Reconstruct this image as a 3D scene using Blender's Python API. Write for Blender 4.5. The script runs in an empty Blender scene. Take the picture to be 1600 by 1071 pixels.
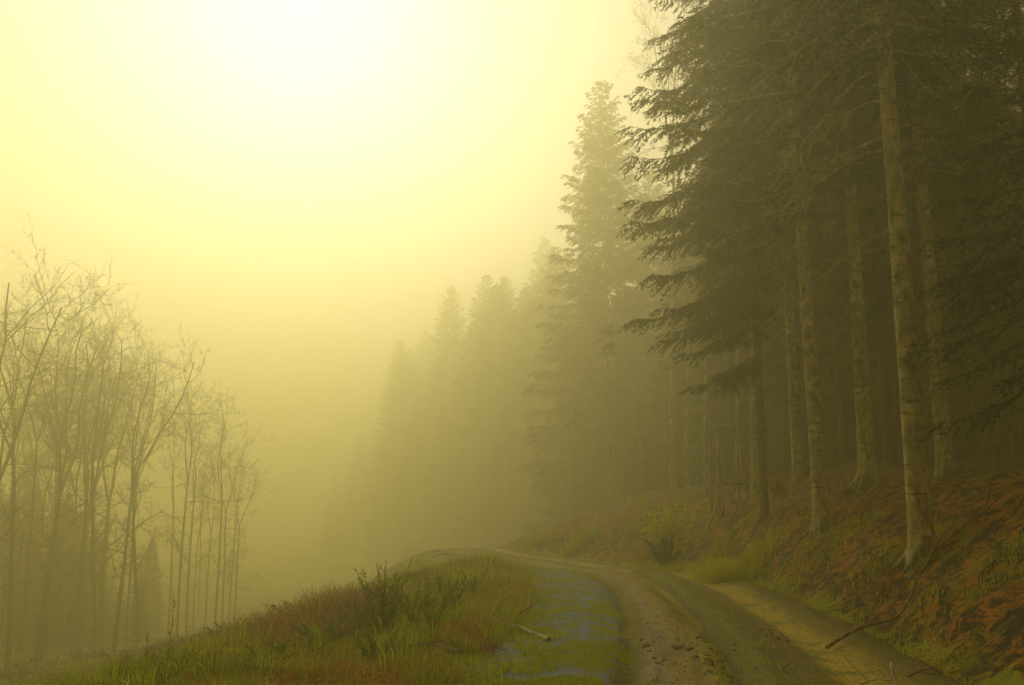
import bpy, math, random
import numpy as np

sc = bpy.context.scene
COL = sc.collection
R = math.radians

# ------------------------------------------------------------------ camera
PITCH = R(9.7)
EYE = 1.6
FPX = 1555.0                                    # focal length in photo pixels (photo is 1600 x 1071)
cam = bpy.data.cameras.new('camera')
cam.sensor_width = 36.0
cam.lens = 36.0 * FPX / 1600.0
cam.clip_start = 0.05
cam.clip_end = 3000.0
cam_o = bpy.data.objects.new('camera', cam)
COL.objects.link(cam_o)
cam_o.location = (0, 0, EYE)
cam_o.rotation_euler = (R(90) + PITCH, 0, 0)
sc.camera = cam_o

# ------------------------------------------------------------------ sky, sun, exposure
LIGHT_TINT = (1.0, 0.89, 0.72)
SUN_EL, SUN_AZ = R(27.0), R(-13.0)              # azimuth measured from the view direction, minus = to the left
world = bpy.data.worlds.new('World')
sc.world = world
world.use_nodes = True
wn, wl = world.node_tree.nodes, world.node_tree.links
wn.clear()
sky = wn.new('ShaderNodeTexSky')
sky.sky_type = 'NISHITA'
sky.sun_disc = False
sky.sun_elevation = SUN_EL
sky.sun_rotation = SUN_AZ
sky.air_density = 1.0
sky.dust_density = 3.0
sky.ozone_density = 1.0
bw = wn.new('ShaderNodeRGBToBW')
tint = wn.new('ShaderNodeVectorMath'); tint.operation = 'MULTIPLY'
tint.inputs[1].default_value = LIGHT_TINT
bg = wn.new('ShaderNodeBackground'); bg.inputs['Strength'].default_value = 0.08
wo = wn.new('ShaderNodeOutputWorld')
wl.new(sky.outputs[0], bw.inputs[0])
wl.new(bw.outputs[0], tint.inputs[0])
wl.new(tint.outputs[0], bg.inputs['Color'])
wl.new(bg.outputs[0], wo.inputs['Surface'])

sun = bpy.data.lights.new('sun', 'SUN')
sun.energy = 2.2
sun.angle = R(60.0)
sun.color = LIGHT_TINT
sun_o = bpy.data.objects.new('sun', sun)
COL.objects.link(sun_o)
sun_o.rotation_euler = (R(90) - SUN_EL, 0, R(180) - SUN_AZ)
# lamp -Z must point away from the sun: sun stands at azimuth SUN_AZ from +Y
import mathutils
sdir = mathutils.Vector((math.sin(SUN_AZ) * math.cos(SUN_EL), math.cos(SUN_AZ) * math.cos(SUN_EL), math.sin(SUN_EL)))
sun_o.rotation_euler = sdir.to_track_quat('Z', 'Y').to_euler()
sun_o.location = (0, 0, 60)

sc.view_settings.view_transform = 'Standard'
sc.view_settings.look = 'None'
sc.view_settings.gamma = 1.0
sc.view_settings.exposure = -0.22
sc.cycles.max_bounces = 8
sc.cycles.diffuse_bounces = 3
sc.cycles.glossy_bounces = 1
sc.cycles.transmission_bounces = 2
sc.cycles.volume_bounces = 5
sc.cycles.use_denoising = True

FOG_DENSITY = 0.0130
FOG_COLOR = (.94, .90, .53, 1)
FOG_G = .75

# ------------------------------------------------------------------ mesh helpers
class MB:
    def __init__(self):
        self.V, self.F, self.n = [], [], 0
    def add(self, v, f):
        v = np.asarray(v, np.float32).reshape(-1, 3)
        f = np.asarray(f, np.int64)
        self.V.append(v); self.F.append(f + self.n); self.n += len(v)
    def build(self, name, mat, parent=None, smooth=False, uv=None):
        me = bpy.data.meshes.new(name)
        v = np.concatenate(self.V)
        me.vertices.add(len(v)); me.vertices.foreach_set('co', v.ravel())
        loops = np.concatenate([f.ravel() for f in self.F]).astype(np.int32)
        cnt = np.concatenate([np.full(len(f), f.shape[1], np.int32) for f in self.F])
        starts = np.concatenate([[0], np.cumsum(cnt)[:-1]]).astype(np.int32)
        me.loops.add(len(loops)); me.loops.foreach_set('vertex_index', loops)
        me.polygons.add(len(cnt)); me.polygons.foreach_set('loop_start', starts)
        me.polygons.foreach_set('loop_total', cnt)
        if smooth:
            me.polygons.foreach_set('use_smooth', np.ones(len(cnt), bool))
        if uv is not None:
            lay = me.uv_layers.new(name='UVMap')
            lay.data.foreach_set('uv', np.asarray(uv, np.float32)[loops].ravel())
        me.update(calc_edges=True)
        me.materials.append(mat)
        o = bpy.data.objects.new(name, me)
        COL.objects.link(o)
        if parent: o.parent = parent
        return o

def norm(v):
    return v / np.maximum(np.linalg.norm(v, axis=-1, keepdims=True), 1e-9)

def tube(mb, pts, rad, sides=6, wob=0.0, rng=None, cap=True):
    pts = np.asarray(pts, float); rad = np.asarray(rad, float)
    n = len(pts)
    t = norm(np.gradient(pts, axis=0))
    ref = np.array([0, 0, 1.0]) if abs(t[0][2]) < 0.8 else np.array([1.0, 0, 0])
    a = norm(np.cross(t, ref)); b = np.cross(t, a)
    an = np.linspace(0, 2 * np.pi, sides, endpoint=False)
    rr = rad[:, None] * np.ones(sides)[None]
    if wob and rng is not None:
        rr = rr * (1 + wob * (rng.random((n, sides)) - .5))
    v = pts[:, None] + rr[..., None] * (np.cos(an)[None, :, None] * a[:, None] + np.sin(an)[None, :, None] * b[:, None])
    i = np.arange(n - 1)[:, None] * sides; j = np.arange(sides)[None]; k = (j + 1) % sides
    f = np.stack([i + j, i + k, i + sides + k, i + sides + j], -1).reshape(-1, 4)
    mb.add(v.reshape(-1, 3), f)

def tris(mb, P, D, L, W, rng, S=None):
    """one slim triangle per point: P base, D direction (unit), L length, W width"""
    if S is None:
        S = norm(np.cross(D, rng.normal(size=D.shape)))
    L = np.asarray(L)[..., None] * np.ones((len(P), 1)) if np.ndim(L) else np.full((len(P), 1), L)
    W = np.asarray(W)[..., None] * np.ones((len(P), 1)) if np.ndim(W) else np.full((len(P), 1), W)
    v = np.stack([P - S * W / 2, P + S * W / 2, P + D * L], 1)
    mb.add(v.reshape(-1, 3), np.arange(len(P) * 3).reshape(-1, 3))

def leaves(mb, P, D, L, W, rng, S=None):
    """one diamond leaf per point"""
    if S is None:
        S = norm(np.cross(D, rng.normal(size=D.shape)))
    L = np.reshape(L, (-1, 1)) * np.ones((len(P), 1)); W = np.reshape(W, (-1, 1)) * np.ones((len(P), 1))
    v = np.stack([P, P + D * L * .45 + S * W / 2, P + D * L, P + D * L * .45 - S * W / 2], 1)
    mb.add(v.reshape(-1, 3), np.arange(len(P) * 4).reshape(-1, 4))

def tag(o, label=None, cat=None, group=None, kind=None):
    if label: o['label'] = label
    if cat: o['category'] = cat
    if group: o['group'] = group
    if kind: o['kind'] = kind
    return o

def empty(name, loc=(0, 0, 0), rz=0.0):
    o = bpy.data.objects.new(name, None)
    COL.objects.link(o); o.location = loc; o.rotation_euler = (0, 0, rz)
    o.empty_display_size = .3
    return o

def dup(root, loc, rz=0.0, s=1.0, tilt=(0, 0), label=None, group=None, cat=None):
    r = root.copy(); COL.objects.link(r)
    r.location = loc; r.rotation_euler = (tilt[0], tilt[1], rz); r.scale = (s, s, s)
    for ch in list(root.children):
        c = ch.copy(); COL.objects.link(c); c.parent = r
    tag(r, label, cat, group)
    return r

# ------------------------------------------------------------------ noise, terrain
_rs = np.random.RandomState(5)
_T = _rs.rand(256, 256)
def vnoise(x, y, s=1.0, o=0):
    x = np.asarray(x, float) / s + 17.3 * o; y = np.asarray(y, float) / s + 9.1 * o
    xi, yi = np.floor(x).astype(int), np.floor(y).astype(int)
    fx, fy = x - xi, y - yi
    fx = fx * fx * (3 - 2 * fx); fy = fy * fy * (3 - 2 * fy)
    g = lambda a, b: _T[a % 256, b % 256]
    return (g(xi, yi) * (1 - fx) + g(xi + 1, yi) * fx) * (1 - fy) + (g(xi, yi + 1) * (1 - fx) + g(xi + 1, yi + 1) * fx) * fy - .5
def fbm(x, y, s, o=0, n=3):
    r = 0
    for i in range(n): r = r + vnoise(x, y, s / 2 ** i, o + i * 3) / 2 ** i
    return r
def sst(a, b, x):
    t = np.clip((x - a) / (b - a), 0, 1); return t * t * (3 - 2 * t)

CTRL = np.array([(-3.2, -26), (-1.4, -12), (.2, -3), (1.35, 4), (2.15, 9.2), (3.0, 16.6), (3.35, 24), (3.0, 31), (1.9, 37), (-.1, 42), (-2.3, 47),
                 (-3.8, 54), (-4.2, 63), (-5, 76), (-8, 95), (-12, 120), (-16, 150)], float)
def catmull(P, n=14):
    out = []
    for i in range(1, len(P) - 2):
        p0, p1, p2, p3 = P[i - 1:i + 3]
        for t in np.linspace(0, 1, n, endpoint=False):
            out.append(.5 * ((2 * p1) + (-p0 + p2) * t + (2 * p0 - 5 * p1 + 4 * p2 - p3) * t * t + (-p0 + 3 * p1 - 3 * p2 + p3) * t ** 3))
    return np.array(out)
CL = catmull(CTRL)
CLT = norm(np.gradient(CL, axis=0))
CLS = np.concatenate([[0], np.cumsum(np.linalg.norm(np.diff(CL, axis=0), axis=1))])
S_Y9 = CLS[np.argmin(abs(CL[:, 1] - 9.2))]
def road_d(x, y):
    """signed distance to the road's centre line (plus = bank side) and path length"""
    x = np.asarray(x, float); y = np.asarray(y, float); sh = x.shape
    x = x.ravel(); y = y.ravel(); d = np.empty_like(x); s = np.empty_like(x)
    for a in range(0, len(x), 20000):
        xx, yy = x[a:a + 20000, None], y[a:a + 20000, None]
        q = (xx - CL[None, :, 0]) ** 2 + (yy - CL[None, :, 1]) ** 2
        i = q.argmin(1)
        px, py = x[a:a + 20000] - CL[i, 0], y[a:a + 20000] - CL[i, 1]
        cr = px * CLT[i, 1] - py * CLT[i, 0]
        al = px * CLT[i, 0] + py * CLT[i, 1]
        dist = np.sqrt(q[np.arange(len(i)), i])
        end = (i == 0) | (i == len(CL) - 1)
        d[a:a + 20000] = np.where(end, np.sign(cr) * dist, np.where(abs(al) < 1.2, cr, np.sign(cr) * dist))
        s[a:a + 20000] = CLS[i] + np.clip(al, -1, 1)
    return d.reshape(sh), s.reshape(sh)

def zroad(s):
    q = np.clip(s - S_Y9 - 37, 0, 42)
    return -.115 * q ** 2 / (q + 5)
def e0c(s): return -2.95 + 1.5 * sst(26, 36, s - S_Y9)
def road_profile(d, s):
    g = lambda c, w: np.exp(-((d - c) / w) ** 2)
    wv = .12 * np.sin(s * .35) + .06 * np.sin(s * 1.3)
    z = -.10 * g(-1.15 + wv * .4, .20) - .05 * g(-.75 + wv, .22) + .06 * g(-.38 + wv, .16) - .13 * g(-.05 + wv * .7, .17) * sst(27, 12, s - S_Y9 + 8)
    z += .05 * g(.25, .2) - .07 * g(1.15 + wv * .5, .33) + .05 * g(1.75, .3)
    return z
def H(x, y, rough=True):
    x = np.asarray(x, float); y = np.asarray(y, float)
    d, s = road_d(x, y)
    z = zroad(s)
    z = z + sst(2.3, 1.9, d) * sst(-2.9, -2.3, d) * sst(48, 30, s - S_Y9) * road_profile(d, s)
    # bank on the outer side
    k = .30 + .70 * sst(-3, 8, x)
    e = np.clip(d - 2.15 - .25 * fbm(x, y, 2.2, 4), 0, None)
    lin = .72 * e
    bank = 2.45 * (1 - np.exp(-(lin / 2.3) ** 1.15 * 1.5)) + 2.2 * (1 - np.exp(-np.clip(d - 6, 0, 90) / 22))
    z = z + .75 * np.exp(-((x - 9.2) / 3.2) ** 2 - ((y - 32) / 5.0) ** 2) * sst(2.4, 5.0, d)
    z = z + k * bank - .07 * np.exp(-((d - 2.35) / .3) ** 2)
    # verge and the drop into the valley on the inner side
    u = -d
    z = z + .20 * sst(2.7, 3.6, u) * sst(7, 4.8, u) * sst(36, 26, y)
    q = np.clip(u - 4.9 + 1.5 * sst(14, 28, y) + 2.1 * sst(30, 43, y), 0, None)
    drop = np.where(q < 3, .105 * q * q * .9, .105 * 9 * .9 + .66 * (q - 3))
    lim = 5.0
    z = z - lim * (1 - np.exp(-drop / lim))
    z = z - .30 * sst(36, 47, y) * sst(75, 55, y) * np.clip(u - 1.2, 0, 5)
    if rough:
        near = np.exp(-np.clip(np.hypot(x - 2, y - 12) - 25, 0, None) / 30)
        am = sst(2.1, 3.2, d) + sst(2.9, 4.0, u)
        z = z + am * (.42 * fbm(x, y, 3.2, 1) + .16 * fbm(x, y, .8, 2) * near + .05 * vnoise(x, y, .22, 7) * near)
        z = z + (1 - am).clip(0, 1) * (.025 * fbm(x, y, .5, 3) + .012 * vnoise(x, y, .15, 8)) * near
        z = z + sst(12, 60, np.hypot(x, y)) * 1.2 * fbm(x, y, 18, 9)
    return z
def Hs(x, y): return float(H(np.array([x]), np.array([y]))[0])

CP, SP = math.cos(PITCH), math.sin(PITCH)
def place(px, Y, gz=None):
    """a spot on the ground at distance Y ahead whose picture column is px"""
    z = 0.0; x = (px - 800) / FPX * Y
    for _ in range(6):
        z = Hs(x, Y) if gz is None else gz
        x = (px - 800) / FPX * (Y * CP + (z - EYE) * SP)
    return x, Y, z
def topx(x, Y, z):
    dep = Y * CP + (z - EYE) * SP
    return 800 + FPX * x / dep, 535.5 - FPX * ((z - EYE) * CP - Y * SP) / dep

# ------------------------------------------------------------------ materials
def mat_new(name):
    m = bpy.data.materials.new(name); m.use_nodes = True
    nt = m.node_tree; p = nt.nodes['Principled BSDF']
    p.inputs['Specular IOR Level'].default_value = .25
    return m, nt, p
def ramp(nt, stops, inp=None, interp='LINEAR'):
    r = nt.nodes.new('ShaderNodeValToRGB'); e = r.color_ramp.elements
    r.color_ramp.interpolation = interp
    while len(e) < len(stops): e.new(.5)
    for k, (p, c) in enumerate(stops):
        e[k].position = p; e[k].color = (*c, 1) if len(c) == 3 else c
    if inp is not None: nt.links.new(inp, r.inputs[0])
    return r
def noise(nt, scale, detail=4, rough=.55, vec=None, dist=0.0):
    n = nt.nodes.new('ShaderNodeTexNoise')
    n.inputs['Scale'].default_value = scale; n.inputs['Detail'].default_value = detail
    n.inputs['Roughness'].default_value = rough; n.inputs['Distortion'].default_value = dist
    if vec is not None: nt.links.new(vec, n.inputs['Vector'])
    return n
def mixc(nt, a, b, f, mode='MIX'):
    m = nt.nodes.new('ShaderNodeMix'); m.data_type = 'RGBA'; m.blend_type = mode
    for sock, v in ((m.inputs[6], a), (m.inputs[7], b), (m.inputs[0], f)):
        if isinstance(v, (int, float)): sock.default_value = v
        elif isinstance(v, tuple): sock.default_value = (*v, 1)
        else: nt.links.new(v, sock)
    return m.outputs[2]
def mth(nt, op, a, b=None, c=None, clamp=False):
    m = nt.nodes.new('ShaderNodeMath'); m.operation = op; m.use_clamp = clamp
    for i, v in enumerate((a, b, c)):
        if v is None: continue
        if isinstance(v, (int, float)): m.inputs[i].default_value = v
        else: nt.links.new(v, m.inputs[i])
    return m.outputs[0]
def mapping(nt, vec, scale=(1, 1, 1)):
    m = nt.nodes.new('ShaderNodeMapping'); m.inputs['Scale'].default_value = scale
    nt.links.new(vec, m.inputs['Vector']); return m.outputs[0]
def bump(nt, p, h, strength=.5, dist=.05):
    b = nt.nodes.new('ShaderNodeBump'); b.inputs['Strength'].default_value = strength; b.inputs['Distance'].default_value = dist
    nt.links.new(h, b.inputs['Height']); nt.links.new(b.outputs[0], p.inputs['Normal'])

def leaf_mat(name, stops, rough=.75, trans=.25, scale=.6):
    m, nt, p = mat_new(name)
    geo = nt.nodes.new('ShaderNodeNewGeometry')
    n = noise(nt, scale, 3, vec=geo.outputs['Position'])
    f = mth(nt, 'ADD', mth(nt, 'MULTIPLY', geo.outputs['Random Per Island'], .55), mth(nt, 'MULTIPLY', n.outputs[0], .6))
    r = ramp(nt, stops, mth(nt, 'SUBTRACT', f, .08))
    nt.links.new(r.outputs[0], p.inputs['Base Color'])
    p.inputs['Roughness'].default_value = rough
    if trans:
        t = nt.nodes.new('ShaderNodeBsdfTranslucent'); nt.links.new(r.outputs[0], t.inputs[0])
        mx = nt.nodes.new('ShaderNodeMixShader'); mx.inputs[0].default_value = trans
        out = nt.nodes['Material Output']
        nt.links.new(p.outputs[0], mx.inputs[1]); nt.links.new(t.outputs[0], mx.inputs[2]); nt.links.new(mx.outputs[0], out.inputs[0])
    return m

M_needle = leaf_mat('spruce_needles', [(0, (.030, .045, .012)), (.5, (.050, .072, .018)), (1, (.085, .100, .028))])
M_needle_dark = leaf_mat('dark_spruce_needles', [(0, (.018, .034, .022)), (.5, (.030, .050, .030)), (1, (.048, .066, .036))])
M_grass = leaf_mat('grass_blades', [(0, (.20, .26, .012)), (.45, (.42, .50, .018)), (.75, (.60, .58, .03)), (1, (.74, .62, .10))], trans=.6)
M_moss = leaf_mat('moss_tufts', [(0, (.24, .29, .010)), (.5, (.46, .50, .014)), (1, (.62, .62, .03))], trans=.5)
M_bracken = leaf_mat('dead_bracken', [(0, (.26, .11, .014)), (.45, (.52, .26, .03)), (.75, (.60, .38, .06)), (1, (.62, .40, .12))], trans=.5, scale=1.5)
M_heather = leaf_mat('heather', [(0, (.30, .12, .07)), (.5, (.46, .21, .13)), (1, (.55, .30, .18))], trans=.3)
M_litter = leaf_mat('leaf_litter', [(0, (.12, .045, .012)), (.5, (.36, .14, .025)), (.85, (.52, .25, .05)), (1, (.7, .5, .22))], trans=0, scale=1.2)
M_leaf = leaf_mat('shrub_leaves', [(0, (.08, .13, .012)), (.5, (.20, .26, .02)), (1, (.34, .37, .03))], trans=.6)
M_under = leaf_mat('undergrowth', [(0, (.05, .06, .012)), (.5, (.10, .10, .02)), (1, (.18, .13, .03))], trans=.2)
M_leaf_y = leaf_mat('yellow_green_leaves', [(0, (.36, .38, .012)), (.5, (.64, .64, .02)), (1, (.80, .76, .04))], trans=.5)

def bark_mat(name, dark, mid, light, bands=True):
    m, nt, p = mat_new(name)
    tc = nt.nodes.new('ShaderNodeTexCoord')
    v = tc.outputs['Object']
    n1 = noise(nt, 9, 6, .65, mapping(nt, v, (1, 1, .45)))
    n2 = noise(nt, 1.3, 3, .5, v)
    r = ramp(nt, [(.30, dark), (.5, mid), (.72, light)], n1.outputs[0])
    moss = ramp(nt, [(.45, (0, 0, 0)), (.62, (1, 1, 1))], n2.outputs[0])
    c = mixc(nt, r.outputs[0], (.10, .12, .03), mth(nt, 'MULTIPLY', moss.outputs[0], .45))
    if bands:
        n3 = noise(nt, 5, 2, .5, mapping(nt, v, (.55, .55, 3.2)))
        b = ramp(nt, [(.62, (0, 0, 0)), (.68, (1, 1, 1))], n3.outputs[0])
        c = mixc(nt, c, dark, mth(nt, 'MULTIPLY', b.outputs[0], .75))
    nt.links.new(c, p.inputs['Base Color'])
    p.inputs['Roughness'].default_value = .9
    bump(nt, p, n1.outputs[0], .6, .03)
    return m
M_bark = bark_mat('spruce_bark', (.07, .055, .02), (.46, .39, .18), (.80, .70, .42))
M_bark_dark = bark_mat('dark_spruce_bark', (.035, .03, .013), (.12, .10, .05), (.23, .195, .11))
M_bare = bark_mat('bare_tree_bark', (.04, .032, .018), (.075, .06, .03), (.11, .09, .05), False)
M_twig = bark_mat('dead_twig_bark', (.08, .065, .03), (.16, .13, .06), (.26, .21, .10), False)
M_stick = bark_mat('weathered_stick', (.10, .06, .03), (.30, .19, .10), (.55, .42, .26), False)
M_stick_pale = bark_mat('pale_barkless_wood', (.40, .27, .16), (.70, .55, .36), (.90, .80, .60), False)
M_plank = bark_mat('weathered_wood', (.16, .14, .07), (.36, .32, .18), (.58, .52, .32), False)

def stone_mat():
    m, nt, p = mat_new('stone')
    tc = nt.nodes.new('ShaderNodeTexCoord')
    n = noise(nt, 6, 5, .6, tc.outputs['Object'])
    r = ramp(nt, [(.3, (.13, .11, .06)), (.55, (.33, .28, .16)), (.8, (.52, .45, .28))], n.outputs[0])
    nt.links.new(r.outputs[0], p.inputs['Base Color']); p.inputs['Roughness'].default_value = .85
    bump(nt, p, n.outputs[0], .5, .02)
    return m
M_stone = stone_mat()

def ground_mat():
    m, nt, p = mat_new('forest_floor')
    uv = nt.nodes.new('ShaderNodeUVMap'); sep = nt.nodes.new('ShaderNodeSeparateXYZ'); nt.links.new(uv.outputs[0], sep.inputs[0])
    d = sep.outputs[0]
    geo = nt.nodes.new('ShaderNodeNewGeometry'); pos = geo.outputs['Position']
    fine = noise(nt, 14, 6, .7, pos); mid = noise(nt, 1.6, 5, .7, pos, .5); mid2 = noise(nt, 4.2, 6, .72, mapping(nt, pos, (1.0, .55, 1.0)), .8)
    needles = ramp(nt, [(.25, (.17, .055, .008)), (.5, (.48, .17, .016)), (.75, (.64, .29, .03))], fine.outputs[0])
    moss = ramp(nt, [(.3, (.09, .10, .008)), (.7, (.26, .26, .015))], fine.outputs[0])
    dark = ramp(nt, [(.3, (.028, .022, .009)), (.7, (.075, .055, .02))], fine.outputs[0])
    right = mixc(nt, needles.outputs[0], moss.outputs[0], ramp(nt, [(.44, (0, 0, 0)), (.58, (1, 1, 1))], mid.outputs[0]).outputs[0])
    right = mixc(nt, right, dark.outputs[0], ramp(nt, [(.46, (1, 1, 1)), (.54, (0, 0, 0))], mid2.outputs[0]).outputs[0])
    # deeper in the wood the floor blends to a darker tone with some moss
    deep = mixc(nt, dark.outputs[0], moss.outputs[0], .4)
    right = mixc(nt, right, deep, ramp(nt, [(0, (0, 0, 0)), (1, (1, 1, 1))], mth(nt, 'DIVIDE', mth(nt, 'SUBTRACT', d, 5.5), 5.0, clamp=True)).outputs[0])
    grass = ramp(nt, [(.3, (.17, .20, .012)), (.55, (.36, .37, .02)), (.75, (.54, .36, .04))], fine.outputs[0])
    straw = ramp(nt, [(.3, (.10, .045, .018)), (.7, (.25, .13, .04))], fine.outputs[0])
    left = mixc(nt, grass.outputs[0], straw.outputs[0], ramp(nt, [(.48, (0, 0, 0)), (.6, (1, 1, 1))], mid.outputs[0]).outputs[0])
    gsel = mth(nt, 'GREATER_THAN', mth(nt, 'ADD', d, mth(nt, 'MULTIPLY', mth(nt, 'SUBTRACT', mid.outputs[0], .5), 1.4)), 2.35)
    c = mixc(nt, left, right, gsel)
    nt.links.new(c, p.inputs['Base Color']); p.inputs['Roughness'].default_value = .95
    bump(nt, p, fine.outputs[0], .9, .06)
    return m

def road_mat():
    m, nt, p = mat_new('rutted_road')
    uv = nt.nodes.new('ShaderNodeUVMap'); sep = nt.nodes.new('ShaderNodeSeparateXYZ'); nt.links.new(uv.outputs[0], sep.inputs[0])
    geo = nt.nodes.new('ShaderNodeNewGeometry'); pos = geo.outputs['Position']
    streak = noise(nt, 1.0, 5, .6, mapping(nt, uv.outputs[0], (5.0, .35, 1)), .3)
    fine = noise(nt, 22, 6, .7, pos); mid = noise(nt, 1.7, 5, .65, pos, .4); patch = noise(nt, 2.4, 9, .82, mapping(nt, pos, (1.2, .55, 1)), .2)
    d = mth(nt, 'ADD', sep.outputs[0], mth(nt, 'MULTIPLY', mth(nt, 'SUBTRACT', streak.outputs[0], .5), .55))
    x = mth(nt, 'DIVIDE', mth(nt, 'ADD', d, 3.0), 5.5, clamp=True)
    q = lambda v: (v + 3.0) / 5.5
    gy = (.22, .28, .42); mud = (.27, .205, .022); dk = (.11, .10, .014); och = (.52, .40, .05); ol = (.23, .235, .018); lt = (.64, .50, .055)
    base = ramp(nt, [(q(-1.45), gy), (q(-1.22), dk), (q(-1.02), mud), (q(-.85), (.38, .33, .20)), (q(-.62), (.40, .29, .07)), (q(-.42), mud), (q(-.22), och), (q(-.02), dk), (q(.2), ol),
                     (q(.55), (.20, .18, .018)), (q(.88), mud), (q(1.05), lt), (q(1.32), och), (q(1.55), mud), (q(1.75), (.17, .16, .02)), (q(2.1), (.20, .12, .02))], x)
    c = mixc(nt, base.outputs[0], ramp(nt, [(.28, (.2, .18, .15)), (.5, (1, 1, 1)), (.75, (1.6, 1.5, 1.4))], fine.outputs[0]).outputs[0], .9, 'MULTIPLY')
    # grass creeping in along the middle
    mm = ramp(nt, [(.52, (0, 0, 0)), (.62, (1, 1, 1))], mid.outputs[0])
    c = mixc(nt, c, (.17, .20, .018), mth(nt, 'MULTIPLY', mm.outputs[0], .8))
    # blue-grey gravel shoulder with moss patches
    g = ramp(nt, [(.3, (.11, .15, .27)), (.5, (.21, .28, .47)), (.72, (.36, .45, .68))], fine.outputs[0])
    mo = ramp(nt, [(.3, (.12, .135, .010)), (.7, (.32, .34, .022))], fine.outputs[0])
    sh = mixc(nt, g.outputs[0], mo.outputs[0], ramp(nt, [(.42, (0, 0, 0)), (.56, (1, 1, 1))], patch.outputs[0]).outputs[0])
    sel = mth(nt, 'DIVIDE', mth(nt, 'SUBTRACT', -1.22, d), .16, clamp=True)
    c = mixc(nt, c, sh, sel)
    nt.links.new(c, p.inputs['Base Color']); p.inputs['Roughness'].default_value = .85
    bump(nt, p, mth(nt, 'ADD', fine.outputs[0], mth(nt, 'MULTIPLY', streak.outputs[0], 1.5)), .8, .035)
    return m

# ------------------------------------------------------------------ ground sheet and road
def grow_axis(lo, hi, step, end_lo, end_hi, k=1.09):
    core = list(np.arange(lo, hi + 1e-6, step)); s = step; a = hi
    while a < end_hi: s *= k; a += s; core.append(a)
    s = step; a = lo; pre = []
    while a > end_lo: s *= k; a -= s; pre.append(a)
    return np.array(pre[::-1] + core)
gx = grow_axis(-7, 13, .11, -420, 420); gy = grow_axis(5, 27, .12, -90, 620)
X, Y = np.meshgrid(gx, gy)
D, S = road_d(X, Y)
Z = H(X, Y)
Z = Z - .10 * sst(-.1, .15, D - e0c(S)) * sst(2.2, 1.95, D)
mb = MB()
nx, ny = len(gx), len(gy)
i = (np.arange(ny - 1)[:, None] * nx + np.arange(nx - 1)[None]).ravel()
mb.add(np.stack([X, Y, Z], -1).reshape(-1, 3), np.stack([i, i + 1, i + nx + 1, i + nx], -1))
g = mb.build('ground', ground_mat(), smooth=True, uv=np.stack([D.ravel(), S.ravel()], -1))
tag(g, kind='structure')

ss = np.concatenate([np.arange(S_Y9 - 16, S_Y9 + 22, .09), np.arange(S_Y9 + 22, S_Y9 + 48, .25), np.arange(S_Y9 + 48, CLS[-1] - 3, 1.0)])
cx = np.interp(ss, CLS, CL[:, 0]); cy = np.interp(ss, CLS, CL[:, 1])
tx = norm(np.stack([np.gradient(cx, ss), np.gradient(cy, ss)], -1))
dd = np.linspace(0, 1, 78)
e0 = e0c(ss) + .50 * vnoise(ss, ss * 0, 1.1, 2) + .15 * vnoise(ss, ss * 0, .4, 3)
e1 = 2.12 + .20 * vnoise(ss, ss * 0, 1.3, 4)
DD = e0[:, None] + (e1 - e0)[:, None] * dd[None]
RX = cx[:, None] + tx[:, 1:2] * DD; RY = cy[:, None] - tx[:, 0:1] * DD
RZ = H(RX, RY) + .0
edge = np.minimum(DD - e0[:, None], e1[:, None] - DD)
RZ = RZ - .14 * (1 - sst(0, .16, edge))
mb = MB(); n = len(dd); i = (np.arange(len(ss) - 1)[:, None] * n + np.arange(n - 1)[None]).ravel()
mb.add(np.stack([RX, RY, RZ], -1).reshape(-1, 3), np.stack([i, i + 1, i + n + 1, i + n], -1))
SSg = ss[:, None] + 0 * DD
rd = mb.build('road', road_mat(), smooth=True, uv=np.stack([DD.ravel(), SSg.ravel()], -1))
tag(rd, kind='structure')

# ------------------------------------------------------------------ spruces
def trunk_pts(h, lean, rng, n=26):
    t = np.linspace(0, 1, n) ** 1.25
    w = .05 * np.cumsum(rng.normal(size=(n, 2)), axis=0) * t[:, None] * .35
    return np.stack([lean[0] * h * t + w[:, 0], lean[1] * h * t + w[:, 1], h * t - .25], -1)

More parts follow.
